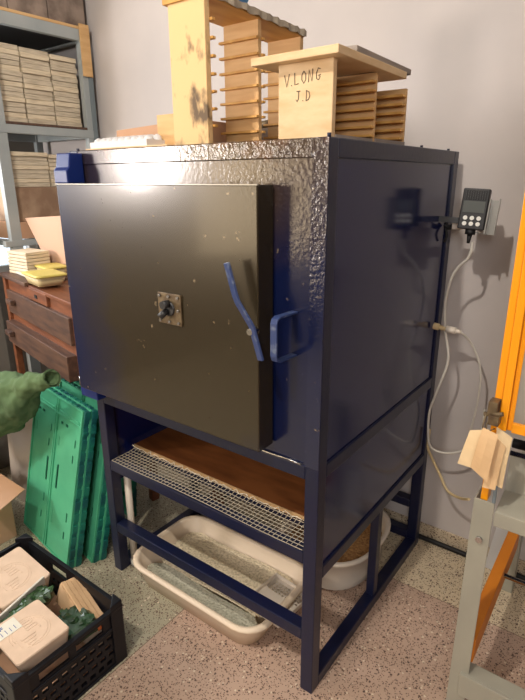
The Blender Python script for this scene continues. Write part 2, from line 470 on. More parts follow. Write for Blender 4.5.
# door: thick slab with folded edge
DX0, DX1, DZ0, DZ1, DY = -0.992, -0.155, 0.872, 1.595, -0.07
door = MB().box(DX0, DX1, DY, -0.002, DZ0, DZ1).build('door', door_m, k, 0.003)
MB().box(DX0 - .003, DX1 + .001, DY - .0015, DY + .004, DZ1 - .0015, DZ1 + .0015).build('top_lip', alu, door)
# spy-hole plate with plug
pl = MB().perf(0.096, 0.094, 0.006, [(0.034, 0.062, 0.032, 0.062)], Matrix.Translation((-0.527, DY - 0.006, 1.197))).build('spyhole_plate', brass, door, 0.002)
for sx, sz in ((-0.517, 1.206), (-0.479, 1.206), (-0.441, 1.206), (-0.517, 1.282), (-0.479, 1.282), (-0.441, 1.282), (-0.441, 1.244)):
    MB().tube([(sx, DY - .005, sz), (sx, DY - .012, sz)], 0.0045, 8).build('rivet', steel, pl)
MB().tube([(-0.479, DY + .003, 1.246), (-0.479, DY - .012, 1.246)], [0.024, 0.021], 16).tube([(-0.479, DY - .010, 1.262), (-0.479, DY - .034, 1.260)], [0.011, 0.012], 12).tube([(-0.484, DY - .012, 1.240), (-0.497, DY - .030, 1.222)], [0.010, 0.010], 10).build('spyhole_plug', dark_grey, pl)
# latch lever: cranked flat bar
lv = MB().ribbon([((-0.222, -0.112, 1.408), (1, -.35, .0)), ((-0.199, -0.108, 1.325), (1, -.35, .1)), ((-0.193, -0.106, 1.308), (1, -.35, .1)),
                  ((-0.160, -0.098, 1.256), (1, -.35, .1)), ((-0.155, -0.096, 1.246), (1, -.35, .1)), ((-0.133, -0.088, 1.158), (1, -.35, .1))], 0.024, 0.007).build('latch_lever', steel_blue, door, 0.0015)
MB().tube([(-0.163, -0.098, 1.232), (-0.163, DY + .002, 1.232)], 0.009, 12).build('pivot_bolt', steel, lv)
# U shaped grip on the frame
hx = -0.090
MB().ribbon([((hx, 0.004, 1.276), (1, 0, 0)), ((hx, -0.074, 1.278), (1, 0, 0)), ((hx, -0.085, 1.274), (1, 0, 0)), ((hx, -0.090, 1.264), (1, 0, 0)), ((hx, -0.090, 1.178), (1, 0, 0)),
             ((hx, -0.085, 1.166), (1, 0, 0)), ((hx, -0.074, 1.161), (1, 0, 0)), ((hx, 0.004, 1.158), (1, 0, 0))], 0.020, 0.006).build('pull_handle', steel_blue, k, 0.0015)
# hinges on the left edge
for z0, z1 in ((1.597, 1.692), (0.822, 0.868)):
    h = (z1 - z0)
    hb = MB()
    if h > .06:
        hb.prism([(-1.002, -0.002, z0 + .094), (-1.002, -0.05, z0 + .094), (-1.002, -0.058, z0 + .05), (-1.002, -0.068, z0 + .04), (-1.002, -0.068, z0), (-1.002, -0.002, z0)], (0.075, 0, 0))
        hb.prism([(-1.045, -0.040, z0), (-1.045, -0.040, z0 + .043), (-1.022, -0.040, z0 + .058), (-1.020, -0.040, z0 + .083), (-1.004, -0.040, z0 + .088), (-1.004, -0.040, z0)], (0, 0.036, 0))
    else:
        hb.box(-1.03, -0.93, -0.045, -0.002, z0, z1)
    hb.build('hinge', blue_bright, k, 0.004)
MB().tube([(-1.036, -0.03, 0.86), (-1.036, -0.03, 0.895)], 0.012, 10).build('hinge_pin', steel, k)
# small screws / nubs on the top edge and side
nb = MB()
for p in ((-0.004, 0.004), (-0.02, 0.62), (-0.02, 0.88), (-0.98, 0.02)):
    nb.tube([(p[0], p[1], H - .002), (p[0], p[1], H + .008)], 0.005, 8)
nb.build('top_screws', navy_leg, k)
# shelf and mesh under the kiln
sh = tag(MB().box(-0.953, -0.05, 0.125, 0.90, 0.548, 0.563).build('plywood_shelf', brown_ply, None, 0.001), 'reddish brown plywood board lying under the kiln body', 'board')
MB().box(-0.953, -0.05, 0.1215, 0.125, 0.548, 0.563).build('front_edge', ply_edge, sh)
kb('shelf_rail', -W + T, -T, 0.125, 0.155, 0.515, 0.547)
# expanded wire mesh, back edge curled up
wm = MB()
def zz(t, x):
    return 0.545 + 0.003 * math.sin(x * 9) + (0.0 if t < .7 else 0.012 * ((t - .7) / .3) ** 2)
x = -0.95
while x < -0.06:
    wm.ribbon([((x, 0.004 + 0.128 * t, zz(t, x)), (1, 0, 0)) for t in (0, .5, .7, .85, 1)], 0.0018, 0.0018)
    x += 0.0175
for i in range(9):
    t = i / 8
    wm.ribbon([((-0.95 + j * 0.09, 0.004 + 0.128 * t, zz(t, -0.95 + j * .09)), (0, 1, 0)) for j in range(11)], 0.0018, 0.0018)
wm.ribbon([((-0.95 + j * 0.015, 0.110 + 0.006 * math.sin(j * 2.1), 0.560 + 0.006 * math.cos(j * 2.7)), (0, 1, 1)) for j in range(60)], 0.002, 0.003)
tag(wm.build('wire_mesh', wire_m), 'strip of galvanised square wire mesh on the front rail under the kiln', 'wire mesh')

# ------------------------------------------------------------------ slotted racks on top of the kiln
ZT = H
def panel_with_ledges(parent, x0, x1, y, z0, z1, th, faces, n, dz, zs, mp, ml, jut=0.010, lt=0.007, ld=0.014):
    MB().box(x0, x1, y, y + th, z0, z1).build('partition', mp, parent, 0.001)
    for f in faces:
        for i in range(n):
            z = zs + i * dz
            if f < 0: MB().box(x0 - jut, x1 + .004, y - ld, y, z, z + lt).build('ledge', ml, parent, 0.001)
            else: MB().box(x0 - jut * .4, x1 + jut * .5, y + th, y + th + ld, z, z + lt).build('ledge', ml, parent, 0.001)
r1 = thing('slotted_rack', (-0.48, 0.30, ZT), 'tall stained wooden rack with rows of ledges, standing on the kiln', 'rack')
ZR = 2.055
MB().box(-0.535, -0.402, 0.035, 0.055, ZT, ZR).build('end_panel', pine_stain, r1, 0.002)
for i in range(7):
    MB().box(-0.532, -0.394, 0.055, 0.068, 1.745 + i * .043, 1.752 + i * .043).build('ledge', orange_wood, r1, 0.001)
panel_with_ledges(r1, -0.552, -0.418, 0.285, ZT, ZR, 0.016, (-1, 1), 7, 0.043, 1.745, pine, orange_wood)
panel_with_ledges(r1, -0.562, -0.428, 0.530, ZT, ZR, 0.018, (-1,), 7, 0.043, 1.745, pine, orange_wood)
MB().prism([(-0.550, 0.030, ZR), (-0.400, 0.030, ZR), (-0.425, 0.550, ZR), (-0.568, 0.550, ZR)], (0, 0, 0.014)).build('top_board', orange_wood, r1, 0.001)
# pale torn paper stuck on the top board
tp = MB(); n = 26
ra = []
for i in range(n + 1):
    t = i / n; yy = 0.028 + t * 0.524
    xr = -0.397 - 0.025 * t + 0.003 * math.sin(i * 2.3)
    ra.append([(xr - 0.145, yy, ZR + .014), (xr, yy, ZR + .014), (xr + .002, yy, ZR + 0.001 + 0.003 * math.sin(i * 1.7)), (xr + .004, yy, ZR + .001 + 0.003 * math.sin(i * 1.7)),
               (xr + .004, yy, ZR + .019 + .002 * math.sin(i * 3.1)), (xr - 0.145, yy, ZR + .017)])
tp.loft(ra, smooth=False)
tp.build('torn_paper_cover', mat('crumpled_pale_paper', (176, 164, 146), 0.8, col2=(150, 138, 122), scale=20), r1)
# something blue on top of the rack
bt = MB().loft([rrect(-0.50, -0.435, 0.13, 0.26, 0.02, 2.076), rrect(-0.515, -0.425, 0.115, 0.275, 0.025, 2.11)], cap1=False)
bt.loft([rrect(-0.495, -0.44, 0.135, 0.255, 0.02, 2.080), rrect(-0.510, -0.430, 0.12, 0.27, 0.025, 2.11)], cap1=False)
tag(bt.build('plastic_dish', blue_paint), 'small bright blue plastic dish on top of the tall wooden rack', 'dish')

r2 = thing('wooden_box_rack', (-0.09, 0.25, ZT), 'low pine rack with handwritten pencil name on its front panel', 'rack')
MB().box(-0.168, -0.016, 0.035, 0.052, ZT, 1.868).build('end_panel', pine_pale, r2, 0.002)
panel_with_ledges(r2, -0.164, -0.014, 0.250, ZT, 1.866, 0.012, (-1,), 7, 0.0215, 1.712, pine, orange_wood, lt=0.006, ld=0.02)
for s_, y0, y1 in ((0, .27, .455),):
    panel_with_ledges(r2, -0.164, -0.014, 0.448, ZT, 1.852, 0.014, (-1,), 6, 0.0225, 1.715, pine, orange_wood, lt=0.007, ld=0.03)
MB().box(-0.164, -0.150, 0.052, 0.25, ZT, 1.86).box(-0.164, -0.150, 0.262, 0.448, ZT, 1.85).build('back_board', pine, r2)
MB().box(-0.150, -0.014, 0.052, 0.25, ZT, ZT + .008).box(-0.150, -0.012, 0.262, 0.462, ZT, ZT + .010).build('base_board', grey_wood, r2)
# pencil writing V.LONG / J.D
def strokes(lines, x0, z0, w, h, y, r=0.0011, slant=0.12):
    mb = MB()
    for ln in lines:
        pts = [(x0 + (a + slant * b * .3) * w, y, z0 + b * h) for a, b in ln]
        mb.tube(pts, r, 5)
    return mb
G = {'V': [[(0, 1), (.45, 0), (.9, 1.05)]], '.': [[(0, .05), (.12, 0)]], 'L': [[(0, 1), (.05, 0), (.7, .08)]],
     'O': [[(.4, 1), (.05, .7), (.05, .3), (.4, 0), (.75, .3), (.72, .75), (.4, 1)]], 'N': [[(0, 0), (.05, 1), (.6, .05), (.7, 1.05)]],
     'G': [[(.75, .9), (.4, 1), (.08, .6), (.15, .15), (.5, .05), (.75, .3), (.45, .42), (.85, .45)]],
     'J': [[(.1, 1), (.8, 1.0)], [(.5, 1), (.45, .2), (.2, 0), (0, .2)]], 'D': [[(.05, 0), (.08, 1)], [(.0, 1), (.55, .85), (.75, .45), (.5, .1), (0, 0)]]}
wr = MB()
def word(txt, x0, z0, cw, h, tilt):
    x = x0
    for i, ch in enumerate(txt):
        s_ = 0.5 if ch == '.' else 1
        for ln in G[ch]:
            wr.tube([(x + a * cw * .8, 0.0345, z0 + i * tilt + b * h) for a, b in ln], 0.0010, 5)
        x += cw * s_
word('V.LONG', -0.150, 1.818, 0.0195, 0.026, 0.0012)
word('J.D', -0.116, 1.784, 0.0185, 0.022, 0.000)
wr.build('pencil_writing', pencil, r2)
tag(MB().prism([(-0.232, 0.008, 1.868), (0.012, 0.004, 1.868), (0.004, 0.405, 1.868), (-0.215, 0.405, 1.868)], (0, 0, 0.018)).build('pine_board', pine_pale, None, 0.002),
    'pale pine board lying flat as a lid on the low pine rack', 'board')
tag(MB().prism([(-0.195, 0.09, 1.8865), (0.004, 0.105, 1.8865), (-0.008, 0.462, 1.8865), (-0.18, 0.455, 1.8865)], (0, 0, 0.015)).build('weathered_board', grey_wood, None, 0.002),
    'grey weathered board lying on top of the pale pine lid board', 'board')

# things between and left of the racks
cbx = tag(MB().prism([(-0.985, .19, ZT), (-0.60, .19, ZT), (-0.60, .19, 1.79), (-0.985, .19, 1.775)], (0, .30, 0)).build('cardboard_sheet_box', cardboard, None, 0.003), 'flat brown cardboard box on the left of the kiln top', 'box')
et = MB().box(-0.945, -0.665, 0.045, 0.165, ZT + .006, ZT + .026)
for i in range(9):
    for j in range(3):
        cx = -0.93 + i * .031; cy = 0.07 + j * .035
        et.loft([[(cx + r_ * math.cos(a * PI / 4), cy + r_ * math.sin(a * PI / 4), zz_) for a in range(8)] for r_, zz_ in ((.016, ZT + .026), (.013, ZT + .034 + .004 * ((i * 3 + j) % 3)), (.004, ZT + .040 + .004 * ((i * 3 + j) % 3)))], cap0=False)
tag(et.build('foam_tray', foam), 'white bumpy foam tray lying at the front of the kiln top', 'tray')
tag(MB().box(-0.95, -0.56, 0.028, 0.175, ZT, ZT + .006).build('wooden_strip', pine_pale, None, 0.001), 'thin pale wooden strip under the white foam tray', 'board')
tag(MB().box(-0.695, -0.60, 0.120, 0.136, ZT, 1.800).build('wood_offcut', pine, None, 0.001), 'upright wood offcut just left behind the tall rack', 'wood block')
wb = thing('wooden_tray_box', (-0.66, 0.62, ZT), 'small wooden box seen through the tall rack', 'box')
MB().box(-0.78, -0.58, 0.60, 0.61, ZT, 1.79).box(-0.78, -0.58, 0.80, 0.81, ZT, 1.79).box(-0.78, -0.77, 0.61, 0.80, ZT, 1.79).box(-0.78, -0.58, .61, .80, ZT, ZT + .01).build('box_body', box_wood, wb, 0.001)
MB().box(-0.59, -0.575, 0.585, 0.82, ZT, 1.82).build('box_end', pine, wb, 0.001)
tag(MB().tube([(-0.76, 0.68, 1.80), (-0.66, 0.68, 1.81)], 0.02, 10).build('clay_roll', brass), 'dark brown roll lying on the small box behind the tall rack', 'roll')

# ------------------------------------------------------------------ controller on the wall side
cd = thing('temperature_controller', (0.12, 0.80, 1.44), 'black handheld temperature controller with six white buttons beside the kiln', 'controller')
face = Matrix.Translation((0.116, 0.79, 1.508)) @ Matrix.Rotation(R(8), 4, 'Z') @ Matrix.Rotation(R(-6), 4, 'X') @ Matrix.Rotation(R(3), 4, 'Y')
MB().box(-.043, .043, 0, .042, -.068, .068, face).build('housing', dark_grey, cd, 0.004)
MB().box(-.035, .035, -.0015, .001, .030, .060, face).build('vent_grille', black_m, cd)
vb = MB()
for i in range(9):
    vb.box(-.034 + i * .0077, -.031 + i * .0077, -.003, -.001, .031, .059, face)
vb.build('vent_slats', dark_grey, cd)
MB().box(-.035, .035, -.002, .001, -.012, .026, face).build('display', display_m, cd, 0.0005)
for j in range(2):
    for i in range(3):
        cx, cz = -.022 + i * .022, -.030 - j * .019
        MB().tube([face @ Vector((cx, 0.001, cz)), face @ Vector((cx, -.004, cz))], 0.0072, 14).build('button', button_m, cd)
MB().tube([face @ Vector((.0, .02, -.068)), face @ Vector((.0, .02, -.085))], 0.017, 12).tube([face @ Vector((.0, .02, -.085)), face @ Vector((.0, .02, -.115))], [0.009, 0.005], 10).build('cable_gland', black_m, cd)
br = thing('steel_bracket', (0.12, 0.84, 1.44), 'bent aluminium bracket holding the temperature controller', 'bracket')
MB().box(.046, .050, -.004, .070, -.080, .036, face).box(.050, .078, .030, .034, -.080, .034, face).box(.074, .078, .012, .034, -.080, .040, face).box(-.02, .049, .045, .070, -.078, -.075, face).build('bracket_plate', alu, br)
MB().box(-.118, -.02, .046, .058, -.05, -.03, face).build('bracket_arm', dark_grey, br)
tc_ = thing('thermocouple_plug', (0.0, 0.86, 1.44), 'white and black sensor plug joining the controller to the kiln side', 'plug')
MB().box(0.030, 0.062, 0.850, 0.872, 1.432, 1.456).build('plug_body', white_plastic, tc_, 0.002)
MB().tube([(0.0, .862, 1.447), (0.015, .862, 1.437), (0.034, .861, 1.443)], 0.009, 8, smooth_n=3).tube([(0.002, .862, 1.44), (0.012, .86, 1.41), (0.004, .862, 1.385)], 0.005, 8, smooth_n=3).build('plug_lead', black_m, tc_)
mp_ = thing('cable_connector', (0.0, 0.85, 1.05), 'cream inline connector on the kiln side below the controller', 'connector')
MB().tube([(0.001, .85, 1.064), (0.022, .85, 1.062)], 0.013, 12).tube([(0.022, .85, 1.062), (.05, .85, 1.060)], 0.009, 10).build('socket', cable_c, mp_, 0.001)
MB().tube([(0.05, .85, 1.060), (.085, .852, 1.057)], 0.013, 12).tube([(.085, .852, 1.057), (.105, .855, 1.054)], [.010, .006], 10).build('coupling_nut', white_plastic, mp_)
tag(MB().tube([(0.119, .811, 1.395), (0.118, .812, 1.365), (0.108, .815, 1.335)] + [(0.075, .83, 1.30)] + [(0.050, .84, 1.25), (0.036, .85, 1.165), (0.045, .85, 1.06), (0.070, .85, .937), (0.040, .85, .80), (-.006 + .022, .86, .70), (0.02, .86, .60), (0.035, .86, .545), (0.079, .87, .528), (0.14, .88, .545), (0.187, .90, .585), (.205, .95, .64), (0.20, .97, .72)], 0.0052, 8, smooth_n=6).build('power_cable', cable_w),
    'pale grey cable looping down from the controller beside the kiln', 'cable')
tag(MB().tube([(0.105, .855, 1.054), (0.139, .90, 1.00), (0.180, .90, .91), (0.187, .90, .80), (0.178, .90, .68), (0.168, .91, .60), (0.17, .93, .54)], 0.0042, 8, smooth_n=6).build('sensor_cable', cable_w),
    'thin pale cable hanging from the cream connector by the wall', 'cable')
tag(MB().tube([(0.010, .905, .60), (0.012, .90, .52), (0.033, .90, .475), (0.075, .90, .406), (0.120, .88, .355), (0.18, .85, .36), (0.225, .80, .40)], 0.006, 8, smooth_n=6).build('supply_cable', cable_c),
    'cream yellow cable running from the kiln back post down to the grey stand', 'cable')
tag(MB().tube([(-1.4, .975, .012), (-.3, .972, .012), (0.1, .972, .013), (0.9, .965, .013), (1.6, .97, .013)], 0.011, 8).build('floor_cable', black_m), 'black cable lying along the foot of the back wall', 'cable')

# ------------------------------------------------------------------ trays under the kiln
lt = thing('litter_tray', (-0.54, 0.19, 0), 'cream plastic tray of granules on the floor under the kiln front', 'tray')
x0, x1, y0, y1 = -0.895, -0.215, -0.025, 0.385
shell = [rrect(x0 + .04, x1 - .05, y0 + .035, y1 - .03, .07, 0.0), rrect(x0 + .015, x1 - .02, y0 + .012, y1 - .01, .085, 0.085), rrect(x0 + .01, x1 - .015, y0 + .01, y1 - .008, .09, .10),
         rrect(x0 - .004, x1 + .004, y0 - .006, y1 + .006, .10, .102), rrect(x0 - .004, x1 + .004, y0 - .006, y1 + .006, .10, .114), rrect(x0 + .012, x1 - .012, y0 + .010, y1 - .010, .085, .118),
         rrect(x0 + .022, x1 - .025, y0 + .02, y1 - .018, .08, .108), rrect(x0 + .045, x1 - .055, y0 + .04, y1 - .035, .07, 0.006)]
MB().loft(shell).build('tray_body', cream_plastic, lt)
gran = mat('clay_granules', (238, 226, 198), 0.95, col2=(200, 186, 156), scale=110, contrast=(0.45, 0.65), bump=0.5, bscale=130)
gran_grey = mat('grey_clay_granules', (200, 198, 178), 0.95, col2=(164, 162, 142), scale=110, contrast=(0.45, 0.65), bump=0.5, bscale=130)
def heap(name, x0, x1, y0, y1, zf, m, label, nx=60, ny=34, rad=.06, z_in=None):
    b = bmesh.new(); V = []
    for j in range(ny + 1):
        row = []
        for i in range(nx + 1):
            X = x0 + (x1 - x0) * i / nx; Y = y0 + (y1 - y0) * j / ny
            row.append(b.verts.new((X, Y, zf(X, Y) + random.uniform(-.0016, .0016))))
        V.append(row)
    for j in range(ny):
        for i in range(nx):
            X = (V[j][i].co.x + V[j + 1][i + 1].co.x) / 2; Y = (V[j][i].co.y + V[j + 1][i + 1].co.y) / 2
            dx = max(x0 + rad - X, X - x1 + rad, 0); dy = max(y0 + rad - Y, Y - y1 + rad, 0)
            if math.hypot(dx, dy) < rad:
                b.faces.new((V[j][i], V[j][i + 1], V[j + 1][i + 1], V[j + 1][i]))
    for v in [v for v in b.verts if not v.link_faces]: b.verts.remove(v)
    ret = bmesh.ops.extrude_face_region(b, geom=list(b.faces))
    for v in [g for g in ret['geom'] if isinstance(g, bmesh.types.BMVert)]: v.co.z -= 0.008
    bmesh.ops.recalc_face_normals(b, faces=b.faces)
    me = bpy.data.meshes.new(name); b.to_mesh(me); b.free(); me.materials.append(m)
    o = bpy.data.objects.new(name, me); C.objects.link(o); o['kind'] = 'stuff'
    o['label'] = label; o['category'] = 'granules'
    return o
heap('tray_granules', x0 + .046, x1 - .058, .105, y1 - .040, lambda X, Y: .060 + .006 * math.sin(X * 11) + .004 * math.sin(Y * 30), gran, 'beige absorbent granules filling the back of the cream tray')
heap('grey_granules', x0 + .050, x1 - .060, y0 + .044, .104, lambda X, Y: .050 + .004 * math.sin(X * 15), gran_grey, 'greyer granules along the front of the cream tray', ny=14, rad=.055)
scp = thing('litter_scoop', (-0.27, 0.19, 0.075), 'white slotted plastic scoop lying on the granules in the cream tray', 'scoop')
ms = Matrix.Translation((-0.362, 0.105, 0.086)) @ Matrix.Rotation(R(-4), 4, 'Z') @ Matrix.Rotation(R(-90), 4, 'X') @ Matrix.Rotation(R(0), 4, 'Z')
holes = [(.012 + i * .0165, .0225 + i * .0165, -0.170 + j * .014 + .0, -0.162 + j * .014) for i in range(9) for j in range(4)]
holes = [(a, b_, c + .29, d + .29) for a, b_, c, d in holes]
hp = MB().perf(0.165, 0.19, 0.004, holes, Matrix.Translation((-0.362, 0.105, 0.086)) @ Matrix.Rotation(R(-5), 4, 'Z') @ Matrix.Rotation(R(-90), 4, 'X'))
hp.build('blade', white_plastic, scp, 0)
sx = Matrix.Translation((-0.362, 0.105, 0.086)) @ Matrix.Rotation(R(-5), 4, 'Z')
MB().box(-.004, 0, 0, .19, -.004, .016, sx).box(.165, .169, 0, .19, -.004, .016, sx).box(0, .165, .186, .19, -.004, .016, sx).build('rim', white_plastic, scp, 0.001)

tb = thing('plastic_basin', (-0.22, 0.62, 0), 'white oval plastic basin under the kiln back, beside the side strut', 'basin')
def oval(cx, cy, rx, ry, z, n=36, e=2.6):
    o_ = []
    for i in range(n):
        a = 2 * PI * i / n; c, s_ = math.cos(a), math.sin(a)
        o_.append((cx + rx * abs(c) ** (2 / e) * (1 if c >= 0 else -1), cy + ry * abs(s_) ** (2 / e) * (1 if s_ >= 0 else -1), z))
    return o_
cx, cy = -0.265, 0.63
MB().loft([oval(cx, cy, .155, .20, 0), oval(cx, cy, .185, .225, .02), oval(cx, cy, .178, .215, .035), oval(cx, cy, .195, .235, .15), oval(cx, cy, .212, .252, .156), oval(cx, cy, .212, .252, .166),
           oval(cx, cy, .198, .238, .17), oval(cx, cy, .188, .228, .155), oval(cx, cy, .165, .205, .03)]).build('basin_body', white_plastic, tb)
heap('basin_granules', cx - .172, cx + .172, cy - .210, cy + .210, lambda X, Y: .118 + .01 * math.sin(X * 9), mat('tan_granules', (176, 134, 84), 0.95, col2=(140, 100, 60), scale=110, contrast=(.42, .6), bump=1.0, bscale=120),
     'tan granules filling the white oval basin', nx=40, ny=44, rad=.14)
wp = thing('white_pipe', (-0.955, 0.08, 0), 'white plastic pipe standing behind the left front leg of the kiln', 'pipe')
MB().tube([(-0.944, 0.062, 0.0), (-0.942, 0.064, 0.50)], 0.0145, 14).build('pipe_tube', white_plastic, wp)
MB().tube([(-0.944, 0.062, -0.0), (-0.944, 0.062, 0.03)], 0.0165, 14).build('end_cap', cable_w, wp)
# dark board leaning behind
tag(MB().box(-0.925, -0.905, 0.55, 0.62, 0.0, 0.44).build('wooden_batten', red_wood, None, .001), 'dark wooden batten standing on the floor under the kiln', 'batten')

# ------------------------------------------------------------------ folded green crates
def folded_crate(parent_label, group, mx, w=0.465, h=0.70, t=0.025, m=green, me=teal):
    t_ = bpy.data.objects.new('folded_crate', None); C.objects.link(t_)
    t_.matrix_basis = mx; t_.empty_display_size = .05
    tag(t_, parent_label, 'crate', group)
    hs = []
    # each crate face: two halves with slots and hand holes
    for s_ in (0, 1):
        ox = .012 + s_ * (w / 2)
        hs += [(ox + .030, ox + .052, h - .112, h - .100), (ox + .075, ox + .097, h - .112, h - .100)]
        hx_ = ox + w / 2 - .075
        lx_ = hx_ if s_ == 0 else ox + .030
        hs += [(lx_, lx_ + .018, h * .42, h * .58), (hx_, hx_ + .011, h * .65, h * .70), (hx_ + .010, hx_ + .021, h * .75, h * .80), (hx_, hx_ + .011, h * .27, h * .33), (hx_ - .012, hx_, h * .15, h * .2)]
        hs += [(ox + .025, ox + .029, h * .70, h * .76), (ox + .025, ox + .029, h * .18, h * .27)]
    def add(mb, name, mm, bev=0):
        o = mb.build(name, mm, None, bev); o.parent = t_; return o
    add(MB().perf(w, h, .004, hs), 'face_panel', m)
    rb = MB()
    for xx in (0, w * .5 - .012, w * .5 + .004, w - .008):
        rb.box(xx, xx + .008, -.007, 0, .0, h)
    for zz_ in (h - .008, h - .075, .0):
        rb.box(0, w, -.006, 0, zz_, zz_ + .008)
    rb.box(.02, w / 2 - .03, -.004, 0, h - .068, h - .055).box(w / 2 + .02, w - .03, -.004, 0, h - .068, h - .055)
    add(rb, 'rib_frame', m, .0015)
    add(MB().box(.004, w - .004, .014, t - .002, .004, h - .004), 'folded_walls', me)
    eb = MB().box(w - .004, w + .002, .002, t, 0, h).box(-.002, .004, .002, t, 0, h).box(0, w, .004, t - .002, h - .008, h)
    kx = 0
    while kx < h - .05:
        eb.box(w - .004, w + .006, .002, t, kx, kx + .038)
        eb.box(-.006, .004, .002, t, kx, kx + .038)
        kx += .055
    eb.box(w - .004, w + .010, .0, t, h - .035, h).box(w - .004, w + .010, .0, t, h - .10, h - .09)
    kx = 0
    while kx < w - .04:
        eb.box(kx, kx + .03, .004, t - .002, h - .006, h + .004); kx += .045
    add(eb, 'hinge_teeth', me, .001)
    return t_
# the front bundle leans away from the viewer and stands on its short edge
def crate_mx(x, y, z, psi, lean, roll=0):
    return Matrix.Translation((x, y, z)) @ Matrix.Rotation(psi, 4, 'Z') @ Matrix.Rotation(-lean, 4, 'X') @ Matrix.Rotation(roll, 4, 'Y')
gl = 'folded green plastic crates leaning beside the kiln'
lab = ['front folded green plastic crate of the bundle leaning left of the kiln', 'second folded green crate, pressed behind the front one left of the kiln',
       ]
psi = -0.146
nrm = Vector((-math.sin(psi), math.cos(psi), 0))
for i in range(2):
    o_ = Vector((-1.614, -0.066, 0.0)) + nrm * (0.031 * i) + Vector((0.006 * i, 0, 0))
    folded_crate(lab[i], gl, crate_mx(o_.x, o_.y, 0.001, psi, 0.224), h=.715 - .004 * i)
lab2 = ['folded green crate behind the front bundle, its edge showing beside the kiln leg', 'rearmost leaning folded green crate just left of the kiln leg']
for i in range(2):
    o_ = Vector((-1.562, 0.026, 0)) + nrm * (0.031 * i) + Vector((0.008 * i, 0, 0))
    folded_crate(lab2[i], gl, crate_mx(o_.x, o_.y, 0.001, psi, 0.224), h=.715)
folded_crate('folded green crate standing behind the white pipe', gl, crate_mx(-1.62, .30, .001, -.06, .10), h=.58, w=.40)

# ------------------------------------------------------------------ black crate with vegetable boxes
bc = thing('black_crate', (-0.89, -0.45, 0), 'black plastic crate on the floor in front, full of boxes and greens', 'crate')
cx0, cx1, cy0, cy1, ch = -1.19, -0.605, -0.645, -0.268, 0.235
def side_holes(Lw):
    hs = [(Lw / 2 - .115, Lw / 2 - .012, ch - .062, ch - .028), (Lw / 2 + .012, Lw / 2 + .115, ch - .062, ch - .028)]
    for j, zz_ in enumerate((.025, .058, .091, .124)):
        kx = .03 + (.011 if j % 2 else 0)
        while kx < Lw - .05:
            hs.append((kx, kx + .022, zz_, zz_ + .016)); kx += .034
    return hs
th = .009
Lx, Ly = cx1 - cx0, cy1 - cy0
MB().perf(Lx, ch, th, side_holes(Lx), Matrix.Translation((cx0, cy0, 0))).build('long_side', black_plastic, bc)
MB().perf(Lx, ch, th, side_holes(Lx), Matrix.Translation((cx0, cy1 - th, 0))).build('long_side', black_plastic, bc)
MB().perf(Ly, ch, th, side_holes(Ly), Matrix.Translation((cx0 + th, cy0, 0)) @ Matrix.Rotation(R(90), 4, 'Z')).build('short_side', black_plastic, bc)
MB().perf(Ly, ch, th, side_holes(Ly), Matrix.Translation((cx1, cy0, 0)) @ Matrix.Rotation(R(90), 4, 'Z')).build('short_side', black_plastic, bc)
MB().box(cx0, cx1, cy0, cy1, 0.004, 0.012).build('crate_base', black_plastic, bc)
rm = MB()
e_ = .007
rm.box(cx0 - e_, cx1 + e_, cy0 - e_, cy0 + .004, ch - .012, ch).box(cx0 - e_, cx1 + e_, cy1 - .004, cy1 + e_, ch - .012, ch)
rm.box(cx0 - e_, cx0 + .004, cy0, cy1, ch - .012, ch).box(cx1 - .004, cx1 + e_, cy0, cy1, ch - .012, ch)
for zz_ in (.0, .155):
    rm.box(cx0 - .005, cx1 + .005, cy0 - .005, cy0 + .002, zz_, zz_ + .010).box(cx1 - .002, cx1 + .005, cy0, cy1, zz_, zz_ + .010)
    rm.box(cx0 - .005, cx1 + .005, cy1 - .002, cy1 + .005, zz_, zz_ + .010).box(cx0 - .005, cx0 + .002, cy0, cy1, zz_, zz_ + .010)
rm.build('rim', black_plastic, bc, 0.003)
for px_, py_ in ((cx0, cy0), (cx1, cy0), (cx0, cy1), (cx1, cy1)):
    sx_ = 1 if px_ == cx0 else -1; sy_ = 1 if py_ == cy0 else -1
    MB().prism([(px_ - sx_ * .006, py_ - sy_ * .006, .0), (px_ + sx_ * .045, py_ - sy_ * .006, .0), (px_ + sx_ * .03, py_ + sy_ * .008, 0), (px_ + sx_ * .008, py_ + sy_ * .03, 0), (px_ - sx_ * .006, py_ + sy_ * .045, .0)], (0, 0, ch + .018)).build('corner_post', black_plastic, bc, 0.004)
def punnet(label, mx, w=.215, d=.165, h=.06, lab_=None):
    t_ = bpy.data.objects.new('produce_box', None); C.objects.link(t_); t_.matrix_basis = mx; t_.empty_display_size = .05
    tag(t_, label, 'box', 'pinkish card produce boxes in the black crate')
    def add(mb, name, mm, bev=0, p=t_):
        o = mb.build(name, mm, None, bev); o.parent = p; return o
    add(MB().loft([rrect(-w / 2 + .012, w / 2 - .012, -d / 2 + .012, d / 2 - .012, .012, 0), rrect(-w / 2, w / 2, -d / 2, d / 2, .012, h - .004), rrect(-w / 2 + .002, w / 2 - .002, -d / 2 + .002, d / 2 - .002, .012, h)], smooth=False), 'box_body', cardboard_pink, 0)
    # embossed round drawing on the lid
    em = MB()
    for r_ in (.060, .052):
        em.tube([(r_ * math.cos(a * PI / 16) * 1.15 + .01, r_ * math.sin(a * PI / 16), h) for a in range(-3, 26)], .0011, 5)
    for k_ in range(4):
        em.box(.02 - .0 + k_ * .014, .030 + k_ * .014, -.035 + k_ * .004, .01 - k_ * .006, h, h + .0012)
        em.box(-.045 + k_ * .013, -.036 + k_ * .013, -.005, .022 + k_ * .003, h, h + .0012)
    em.box(-.05, .055, -.046, -.042, h, h + .0012).box(-.04, .02, .028, .032, h, h + .0012)
    add(em, 'embossed_drawing', cardboard_pink)
    return t_, add
